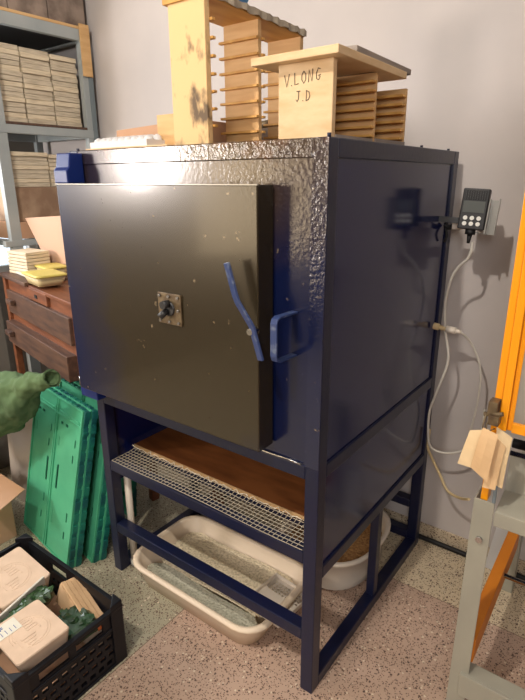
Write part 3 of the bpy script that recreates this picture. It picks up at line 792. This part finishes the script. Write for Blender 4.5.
def orient(x, y, z, rz, rx=0, ry=0):
    return Matrix.Translation((x, y, z)) @ Matrix.Rotation(rz, 4, 'Z') @ Matrix.Rotation(rx, 4, 'X') @ Matrix.Rotation(ry, 4, 'Y')
punnet('pinkish card produce box with embossed drawing, at the back left of the crate', orient(-1.025, -0.415, .186, R(-2), R(6), R(3)), w=.225, d=.185)
t_, add = punnet('pinkish card produce box with a white sticker, by the crate front', orient(-0.728, -0.518, .196, R(-4), R(4), R(-5)), w=.215, d=.17)
lb = add(MB().box(-.095, -.030, -.078, -.005, .0602, .0614), 'sticker', label_m)
sn = MB()
for a in range(6):
    c_, s_ = math.cos(a * PI / 3), math.sin(a * PI / 3)
    sn.box(.003, .010, -.0016, .0016, .0615, .0622, Matrix.Translation((-.078, -.058, 0)) @ Matrix.Rotation(a * PI / 3, 4, 'Z'))
for k_ in range(4):
    sn.box(-.060, -.038, -.064 + k_ * .014, -.0625 + k_ * .014, .0615, .0620)
o = sn.build('printed_mark', label_blue); o.parent = lb
t_, add = punnet('pinkish card produce box lying deep in the crate under the kraft pouch', orient(-0.700, -0.335, .087, R(6), 0, 0), w=.17, d=.11, h=.05)
# kraft pouch with folded top
kp = thing('kraft_pouch', (-0.80, -0.31, .10), 'folded brown kraft paper pouch leaning at the back of the black crate', 'paper bag')
pm = orient(-0.785, -0.312, .135, R(-4), R(-14), R(8))
def quad_grid(mb, mx, w, d, h, nx=14, ny=4, amp=.004):
    rings = []
    for i in range(nx + 1):
        t = i / nx; X = -w / 2 + w * t
        hh = h * (1 - .55 * t) + amp * math.sin(i * 1.9)
        dd = d * (1 - .15 * t)
        rings.append([mx @ Vector(p) for p in ((X, -dd / 2, 0), (X, dd / 2, 0), (X, dd / 2 * .9, hh), (X, 0, hh + amp), (X, -dd / 2 * .9, hh * .96))])
    mb.loft(rings, smooth=False)
m_ = MB(); quad_grid(m_, pm, .17, .10, .075); m_.build('pouch_body', kraft, kp)
m_ = MB()
for j in range(4):
    m_.box(-.085 + .002 * j, .145, -.052 + .019 * j, -.036 + .019 * j, .074 - .003 * j, .079 - .003 * j, pm @ Matrix.Rotation(R(9), 4, 'Y'))
m_.build('folded_flap', kraft, kp, .002)
# greens
def leaf_heap(name, label, mx, w, d, h, m, n=60, film=True):
    t_ = bpy.data.objects.new(name, None); C.objects.link(t_); t_.matrix_basis = mx; t_.empty_display_size = .05
    tag(t_, label, 'vegetables')
    rr = []
    for z, s_ in ((0, .8), (h * .35, .97), (h * .7, .95), (h, .7)):
        rr.append([(x * s_ + random.uniform(-.003, .003), y * s_ + random.uniform(-.003, .003), zz_ + random.uniform(-.003, .003)) for x, y, zz_ in rrect(-w / 2, w / 2, -d / 2, d / 2, .015, z, 3)])
    o = MB().loft(rr).build('packed_leaves', m); o.parent = t_
    lf = MB()
    for i in range(n):
        a = random.uniform(0, 2 * PI); x = random.uniform(-w / 2, w / 2) * .85; y = random.uniform(-d / 2, d / 2) * .85
        L_ = random.uniform(.012, .026)
        mm = Matrix.Translation((x, y, h * random.uniform(.85, 1.05))) @ Matrix.Rotation(a, 4, 'Z') @ Matrix.Rotation(random.uniform(-.5, .5), 4, 'X')
        P = [mm @ Vector(p) for p in ((-L_, 0, 0), (0, -L_ * .5, .003), (L_, 0, .001), (0, L_ * .5, .003))]
        lf.prism(P, (0, 0, .0008))
    o = lf.build('loose_leaves', m); o.parent = t_; o['kind'] = 'stuff'
    return t_
g1 = leaf_heap('salad_punnet', 'clear punnet of small green salad leaves between the two card boxes', orient(-0.870, -0.452, .175, R(-82), R(-8), R(8)), .20, .062, .05, leaf_m, 90)
o = MB().box(-.106, .106, -.042, -.034, .0, .062).build('punnet_lid', cable_w, None, .002); o.parent = g1
g2 = leaf_heap('spinach_bag', 'dark green bag of spinach leaves at the front right of the black crate', orient(-0.700, -0.375, .160, R(-12), R(6), R(-6)), .165, .11, .040, leaf_dark, 40)
g3 = leaf_heap('herb_punnet', 'small punnet of mixed green herbs near the left side of the crate', orient(-1.00, -0.565, .12, R(2), R(6), 0), .26, .09, .07, leaf_m, 70)
tag(MB().tube([(-.645, -.300, .175), (-.628, -.325, .190), (-.625, -.352, .185)], [.012, .02, .012], 12, smooth_n=4).build('orange_root', bread_m), 'orange brown vegetable peeking out behind the spinach bag', 'vegetable')
gb = tag(MB().box(-1.17, -.63, -.62, -.29, .013, .085).build('crate_filling_box', cardboard, None, .01), 'brown cardboard layer at the bottom of the black crate', 'box')

# ------------------------------------------------------------------ desk / chest on the left
dsk = bpy.data.objects.new('chest_of_drawers', None); C.objects.link(dsk)
dx = Vector((0.978, -0.208, 0)).normalized(); ang = math.atan2(dx.y, dx.x)
dsk.matrix_basis = Matrix.Translation((-2.075, 0.252, 0)) @ Matrix.Rotation(ang, 4, 'Z')
tag(dsk, 'old dark wooden chest of drawers on tall legs left of the kiln', 'chest of drawers')
def dk(name, x0, x1, y0, y1, z0, z1, m, bev=.003, p=dsk):
    o = MB().box(x0, x1, y0, y1, z0, z1).build(name, m, None, bev); o.parent = p; return o
DW, DDp, ZD = 0.90, 0.40, 1.15
dk('top_board', -.02, .385, -.015, DDp, ZD - .018, ZD, dark_wood)
dk('top_board', .385, DW, .0, DDp, ZD - .030, ZD - .012, red_wood)
dk('carcass', .006, DW, .012, DDp - .01, .79, ZD - .018, red_wood, .001)
dk('side_post', -.004, .035, -.004, .03, 0, ZD - .018, red_wood)
dk('leg', .74, .78, .06, .10, 0, .80, red_wood)
dk('leg', .0, .04, DDp - .05, DDp - .01, 0, .80, red_wood)
dk('leg', .74, .78, DDp - .05, DDp - .01, 0, .80, red_wood)
for z0, z1, out in ((.948, 1.068, -.004), (.792, .905, -.030)):
    dw = dk('drawer', .037, DW - .045, out, .02, z0, z1, dark_wood, .003)
    dk('drawer_handle', .085, .165, out - .026, out - .001, (z0 + z1) / 2 - .004, (z0 + z1) / 2 + .022, dark_wood, .004, dw)
dk('lock_panel', .37, .62, -.003, .015, 1.075, ZD - .02, red_wood)
dk('lock_slot', .475, .505, -.006, -.002, 1.093, 1.108, black_m, 0)
# things on the chest
for i in range(7):
    tag(MB().box(-2.045 + .002 * (i % 3), -1.865, .275, .405, ZD + .0005 + i * .0165, ZD + .0145 + i * .0165).build('plaster_tile', slab_m2, None, .002),
        'pale plaster tile in the neat stack on the chest of drawers', 'tile', 'plaster tiles stacked on the chest')
def tub(label, x, y, rz, s=1.0):
    t_ = bpy.data.objects.new('plastic_tub', None); C.objects.link(t_); t_.matrix_basis = orient(x, y, ZD, rz); t_.empty_display_size = .05
    tag(t_, label, 'tub', 'yellow lidded tubs on the chest')
    o = MB().loft([rrect(-.075 * s, .075 * s, -.05 * s, .05 * s, .02, 0), rrect(-.09 * s, .09 * s, -.062 * s, .062 * s, .025, .042)]).build('tub_body', tub_side); o.parent = t_
    o = MB().loft([rrect(-.095 * s, .095 * s, -.067 * s, .067 * s, .025, .042), rrect(-.097 * s, .097 * s, -.069 * s, .069 * s, .025, .049), rrect(-.08 * s, .08 * s, -.054 * s, .054 * s, .022, .052)]).build('lid', wax_yellow); o.parent = t_
tub('yellow lidded plastic tub nearest the kiln on the chest of drawers', -1.615, .215, R(-12), 1.12)
tub('yellow lidded plastic tub set back beside the plaster tiles', -1.785, .358, R(-12), .92)
tag(MB().box(-.15, .0, -.04, .04, 0, .012, orient(-1.84, .285, ZD, R(-12))).build('glass_dish', cable_w, None, .004), 'low clear dish in front of the yellow tubs', 'dish')
tag(MB().prism([(-1.91, .432, ZD), (-1.60, .432, ZD), (-1.60, .432, 1.45), (-2.10, .432, 1.415)], (0, .012, 0)).build('fibreboard_sheet', mat('pinkish_fibreboard', (196, 160, 136), .8), None, .001), 'pinkish brown panel standing upright behind the tiles and tubs', 'panel')

# ------------------------------------------------------------------ storage rack by the left wall
rk = thing('storage_rack', (-2.4, 0.66, 0), 'tall grey steel storage rack by the left wall, loaded with wooden boards', 'rack')
RX0, RX1, RY0, RY1 = -2.70, -2.118, 0.335, 0.945
def rb_(name, *a, m=rack_m, bev=.002): return MB().box(*a).build(name, m, rk, bev)
for xx in (RX0, RX1 - .035):
    rb_('upright', xx, xx + .035, .352, .412, 0, 2.385)
    rb_('upright', xx, xx + .035, RY1 - .045, RY1, 0, 2.385)
rb_('dark_gap_block', RX0 + .035, RX1 - .036, RY0 + .08, RY1 - .046, 2.34, 2.392, m=black_m)  # black box added to darken the gap under the top shelf
rb_('upright_face', RX1, RX1 + .004, RY1 - .010, RY1 + .022, .9, 2.34, m=rack_dark)
for z0, z1 in ((2.335, 2.392), (1.838, 1.880), (1.268, 1.300)):
    rb_('front_rail', RX1 - .03, RX1 + .003, RY0 - .02, RY1, z0, z1)
    rb_('rear_rail', RX0, RX0 + .03, RY0 + .08, RY1 - .046, z0, z1)
    for yy in (.36, RY1 - .035): rb_('end_rail', RX0 + .036, RX1 - .035, yy, yy + .03, z0, z1)
rb_('shelf_board', RX0 + .01, RX1 - .0, RY0 - .01, RY1, 2.393, 2.408, m=pine)
rb_('shelf_board', RX0 + .01, RX1 - .002, RY0 + .046, RY1 - .046, 1.881, 1.894, m=dark_wood)
rb_('shelf_board', RX0 + .01, RX1 - .002, RY0 + .046, RY1 - .046, 1.305, 1.392, m=cardboard)
rb_('wooden_patch', RX1 + .004, RX1 + .012, RY1 - .045, RY1 + .018, 2.16, 2.42, m=pine)
def slab_stack(z0, n, t, y0, y1, label, group, mats, jit=.006, x1=RX1 - .035):
    for i in range(n):
        a, b_ = random.uniform(-jit, jit), random.uniform(-jit, jit)
        tag(MB().box(-2.64 + a, x1 - .008 + a, y0 + max(b_, 0) * .5, y1 + min(b_, 0) * .5 - .003, z0 + i * t + .0003, z0 + (i + 1) * t - .0012).build('drying_board', mats[i % len(mats)], None, .0015),
            label, 'board', group)
mats = [slab_m, slab_m2, slab_m]
slab_stack(1.895, 15, .0245, .416, .560, 'bleached wooden board in the left column on the rack middle shelf', 'boards in the left column of the middle shelf', mats)
slab_stack(1.895, 15, .0243, .564, .730, 'bleached wooden board in the centre column on the rack middle shelf', 'boards in the centre column of the middle shelf', mats)
slab_stack(1.895, 14, .0255, .734, .897, 'bleached wooden board in the column next to the rack right upright', 'boards in the right column of the middle shelf', mats)
slab_stack(1.572, 8, .0225, .416, .650, 'thin bleached board on the left under the rack middle shelf', 'boards under the middle shelf on the left', mats)
slab_stack(1.572, 8, .0215, .654, .896, 'thin bleached board on the right under the rack middle shelf', 'boards under the middle shelf on the right', mats)
tag(MB().box(-2.62, -2.16, .416, .896, 1.3925, 1.571).build('wooden_crate', mat('mottled_tan_wood', (172, 146, 120), .85, col2=(140, 112, 90), scale=10), None, .003), 'mottled brown wooden crate under the thin boards on the rack', 'crate')
for y0, y1, l in ((.33, .515, 'greyish wooden box on the rack top, at the left'), (.52, .735, 'dark streaked wooden box in the middle of the rack top'), (.74, .965, 'pale streaked wooden box at the right end of the rack top')):
    tag(MB().box(-2.62, -2.135, y0, y1, 2.4085, 2.66).build('wooden_box', box_wood, None, .004), l, 'box')
tag(MB().box(-2.5, -2.2, .10, .28, 0, 1.45).build('filing_box_tower', wall_warm, None, .005), 'pale cabinet at the far left behind the chest', 'cabinet')

# ------------------------------------------------------------------ jacket, cardboard box, left corner
jk = thing('green_jacket', (-1.6, -0.15, 0.6), 'olive green jacket sleeve draped over the folded crates', 'jacket')
def ell(c, ax1, ax2, n=18, wob=0.0, ph=0):
    c = Vector(c); a = Vector(ax1); b = Vector(ax2)
    return [c + a * math.cos(2 * PI * i / n) * (1 + wob * math.sin(3 * i + ph)) + b * math.sin(2 * PI * i / n) * (1 + wob * math.cos(2 * i + ph)) for i in range(n)]
sl = [ell((-1.88, -.13, .57), (.0, .12, .03), (-.03, 0, .19), wob=.10), ell((-1.70, -.13, .625), (.0, .11, .02), (-.03, 0, .165), wob=.10, ph=1), ell((-1.56, -.12, .665), (.0, .10, .0), (-.03, 0, .145), wob=.10, ph=2),
      ell((-1.45, -.115, .705), (0, .085, 0), (-.02, 0, .125), wob=.10, ph=3), ell((-1.37, -.11, .74), (0, .07, 0), (-.012, 0, .105), wob=.08, ph=4), ell((-1.325, -.11, .765), (0, .055, 0), (-.010, 0, .085), wob=.05, ph=5),
      ell((-1.305, -.108, .80), (0, .045, 0), (-.014, 0, .052), wob=.05, ph=5), ell((-1.26, -.105, .832), (0, .036, 0), (-.018, 0, .037), wob=.06, ph=1), ell((-1.20, -.10, .862), (0, .031, 0), (-.014, 0, .033), wob=.05), ell((-1.14, -.095, .885), (0.008, .030, 0), (-.010, 0, .031))]
so = MB().loft(sl, cap1=False).loft([ell((-1.14, -.095, .885), (0.008, .030, 0), (-.010, 0, .031)), ell((-1.139, -.095, .8855), (0.006, .025, 0), (-.008, 0, .025)), ell((-1.17, -.10, .873), (0, .022, 0), (-.008, 0, .022))], cap0=False).build('sleeve', jacket_m, jk)
sd = so.modifiers.new('soft', 'SUBSURF'); sd.levels = 2; sd.render_levels = 3
tx = bpy.data.textures.new('folds', 'CLOUDS'); tx.noise_scale = 0.075; tx.noise_depth = 2
dm = so.modifiers.new('folds', 'DISPLACE'); dm.texture = tx; dm.strength = 0.05; dm.mid_level = 0.5; dm.texture_coords = 'LOCAL'
MB().loft([ell((-1.95, -.14, .46), (.0, .11, .0), (-.10, 0, .10)), ell((-1.72, -.15, .535), (.0, .09, .0), (-.05, 0, .06)), ell((-1.62, -.14, .585), (0, .05, 0), (-.03, 0, .03))]).build('lining', jacket_in, jk)
cb = thing('open_cardboard_box', (-1.75, -0.15, 0), 'open cardboard box with a raised flap at the far left', 'box')
MB().prism([(-2.00, -.30, .0), (-1.55, -.30, .0), (-1.55, -.30, .29), (-2.00, -.30, .29)], (-.0, .16, 0)).build('box_body', cardboard, cb, .002)
MB().prism([(-1.90, -.135, .31), (-1.415, -.135, .300), (-1.365, -.27, .292), (-1.90, -.31, .300)], (0, .0, .004)).build('flap', cardboard, cb)
tag(MB().prism([(-1.90, .03, 0), (-1.645, .03, 0), (-1.60, .06, .56), (-1.88, .06, .56)], (0, .012, 0)).build('white_board', mat('off_white_panel', (196, 184, 170), .7), None, .002), 'off-white panel standing upright behind the open cardboard box', 'panel')
tag(MB().box(-2.6, -2.12, -.05, .05, 0, .55).build('wooden_bench', mat('pinkish_wood', (196, 150, 120), .7, col2=(180, 134, 104), scale=6), None, .004), 'pinkish wooden bench beyond the chest legs at the left', 'bench')

# ------------------------------------------------------------------ grey stand with orange frame
st = thing('grey_machine_stand', (0.45, 0.4, 0), 'grey enamelled steel stand at the right edge, carrying the orange frame', 'stand')
SX, SY = 0.372, 0.185
def sk(name, x0, x1, y0, y1, z0, z1, m=stand_m, bev=.002, p=st): return MB().box(x0, x1, y0, y1, z0, z1).build(name, m, p, bev)
# hollow front leg (angle section)
lg = MB().box(SX, SX + .052, SY, SY + .004, 0, .798).box(SX, SX + .004, SY + .004, SY + .07, 0, .798).build('leg', stand_m, st, .001)
MB().tube([(.399, SY + .002, .678), (.399, SY - .007, .678)], .009, 12).build('bolt', steel, lg)
sk('leg', .95, 1.02, SY, SY + .05, 0, .798)
sk('leg', SX, SX + .05, .86, .91, 0, .62)
sk('leg', .95, 1.02, .86, .91, 0, .62)
sk('cross_bar', SX + .030, .95, SY - .012, SY - .002, .13, .21)
sk('cross_bar_flange', SX + .030, .95, SY - .002, SY + .05, .20, .21)
MB().prism([(.392, SY + .01, .25), (.428, SY + .01, .25), (.428, SY + .01, .335), (.392, SY + .01, .335)], (-.008, .62, 0)).build('side_rail', orange_d, st, .002)
sk('side_rail', .98, 1.0, SY + .05, .88, .255, .335, orange_d)
MB().prism([(SX + .056, SY - .002, .775), (.95, SY - .002, .775), (.95, SY + .085, .795), (SX + .056, SY + .085, .795)], (0, 0, .004)).build('tray_top', stand_m, st, .001)
sk('tray_apron', SX + .055, .95, SY - .004, SY + .006, .735, .778)
MB().prism([(SX + .056, SY + .085, .795), (.95, SY + .085, .795), (.95, SY + .10, .905), (SX + .056, SY + .10, .905)], (0, .006, 0)).build('back_plate', stand_m, st)
MB().tube([(SX + .056, SY + .10, .935), (.95, SY + .10, .935)], .013, 12).build('roller', black_m, st)
MB().tube([(SX + .056, SY + .085, .912), (.95, SY + .085, .912)], .007, 12).build('feed_rod', steel, st)
MB().tube([(SX + .06, .50, .352), (.98, .50, .352)], .008, 12).build('tie_rod', steel, st)
# blue-grey strip beside the leg
sk('guide_strip', SX + .044, SX + .053, SY - .004, SY + .002, .80, .90, rack_dark)
fr = thing('screen_press', (0.42, 0.2, 0.78), 'bright orange steel frame with a dusty pane, upright on the grey stand', 'screen')
def fk(name, x0, x1, y0, y1, z0, z1, m=orange_m, bev=.0015): return MB().box(x0, x1, y0, y1, z0, z1).build(name, m, fr, bev)
fk('post', .384, .402, .200, .235, .790, 1.60)
fk('frame_stile', .4055, .424, .180, .200, 1.010, 1.95)
fk('frame_lip', .424, .436, .190, .200, 1.010, 1.95)
fk('frame_rail', .436, .95, .180, .200, 1.010, 1.035)
fk('frame_rail', .424, .95, .180, .200, 1.925, 1.95)
fk('frame_stile', .95, .975, .180, .200, 1.010, 1.95)
fk('pane', .436, .95, .191, .194, 1.035, 1.925, pane_m, 0)
fk('cross_arm', .384, .80, .50, .52, 1.60, 1.64)
fk('cross_arm', .384, .402, .235, .52, 1.575, 1.60)
clp = MB().box(.378, .400, .165, .200, 1.045, 1.085).box(.385, .410, .150, .185, 1.030, 1.055).tube([(.37, .175, 1.045), (.415, .165, 1.06)], .006, 8).tube([(.376, .17, 1.05), (.376, .15, 1.02), (.384, .16, 1.0)], .0025, 6, smooth_n=4)
clp.build('latch', brass, fr, .002)
# paper tags hanging at the latch
def tag_obj(label, pts, off, m, curl=.01):
    a, b_, c_, d_ = [Vector(p) for p in pts]
    mb = MB(); n = 8; rings = []
    for i in range(n + 1):
        t = i / n
        l = a.lerp(d_, t); r_ = b_.lerp(c_, t)
        dy = Vector((0, -curl * math.sin(t * PI), 0))
        mid = (l + r_) / 2 + Vector((0, -curl * .6 * math.sin(t * 3), 0))
        rings.append([l + dy, mid + dy, r_ + dy, r_ + dy + Vector((0, .0012, 0)), mid + dy + Vector((0, .0012, 0)), l + dy + Vector((0, .0012, 0))])
    mb.loft(rings, smooth=False)
    o = mb.build('card_tag', m)
    return tag(o, label, 'tag', 'card tags hanging on the orange frame')
tag_obj('wide manila card tag hanging in front of the other tags', [(.379, .140, 1.024), (.415, .140, 1.015), (.406, .140, .880), (.362, .140, .908)], 0, tag_m, .006)
tag_obj('pale card tag hanging furthest left, behind the wide one', [(.347, .150, 1.003), (.392, .150, 1.018), (.378, .150, .900), (.327, .150, .902)], 0, tag_pale, .003)
tag_obj('narrow manila card tag pointing straight down behind the wide tag', [(.402, .158, 1.005), (.433, .158, .980), (.424, .158, .854), (.393, .158, .851)], 0, tag_m, .003)
tag_obj('pale curled card tag hanging furthest right on the latch', [(.404, .168, 1.022), (.443, .168, 1.003), (.438, .168, .858), (.424, .168, .862)], 0, tag_pale, .005)
tag(MB().tube([(.398, .17, 1.04), (.385, .148, 1.035), (.388, .146, 1.015), (.402, .16, 1.02)], .0015, 6, smooth_n=5).build('tag_string', brass), 'thin wire loop the card tags hang from', 'wire')
tag(MB().prism([(.29, .955, .0), (.40, .955, .0), (.37, .955, .235), (.315, .955, .235)], (0, .02, 0)).build('white_block', foam, None, .002), 'white wedge shaped block standing by the skirting behind the grey stand', 'block')
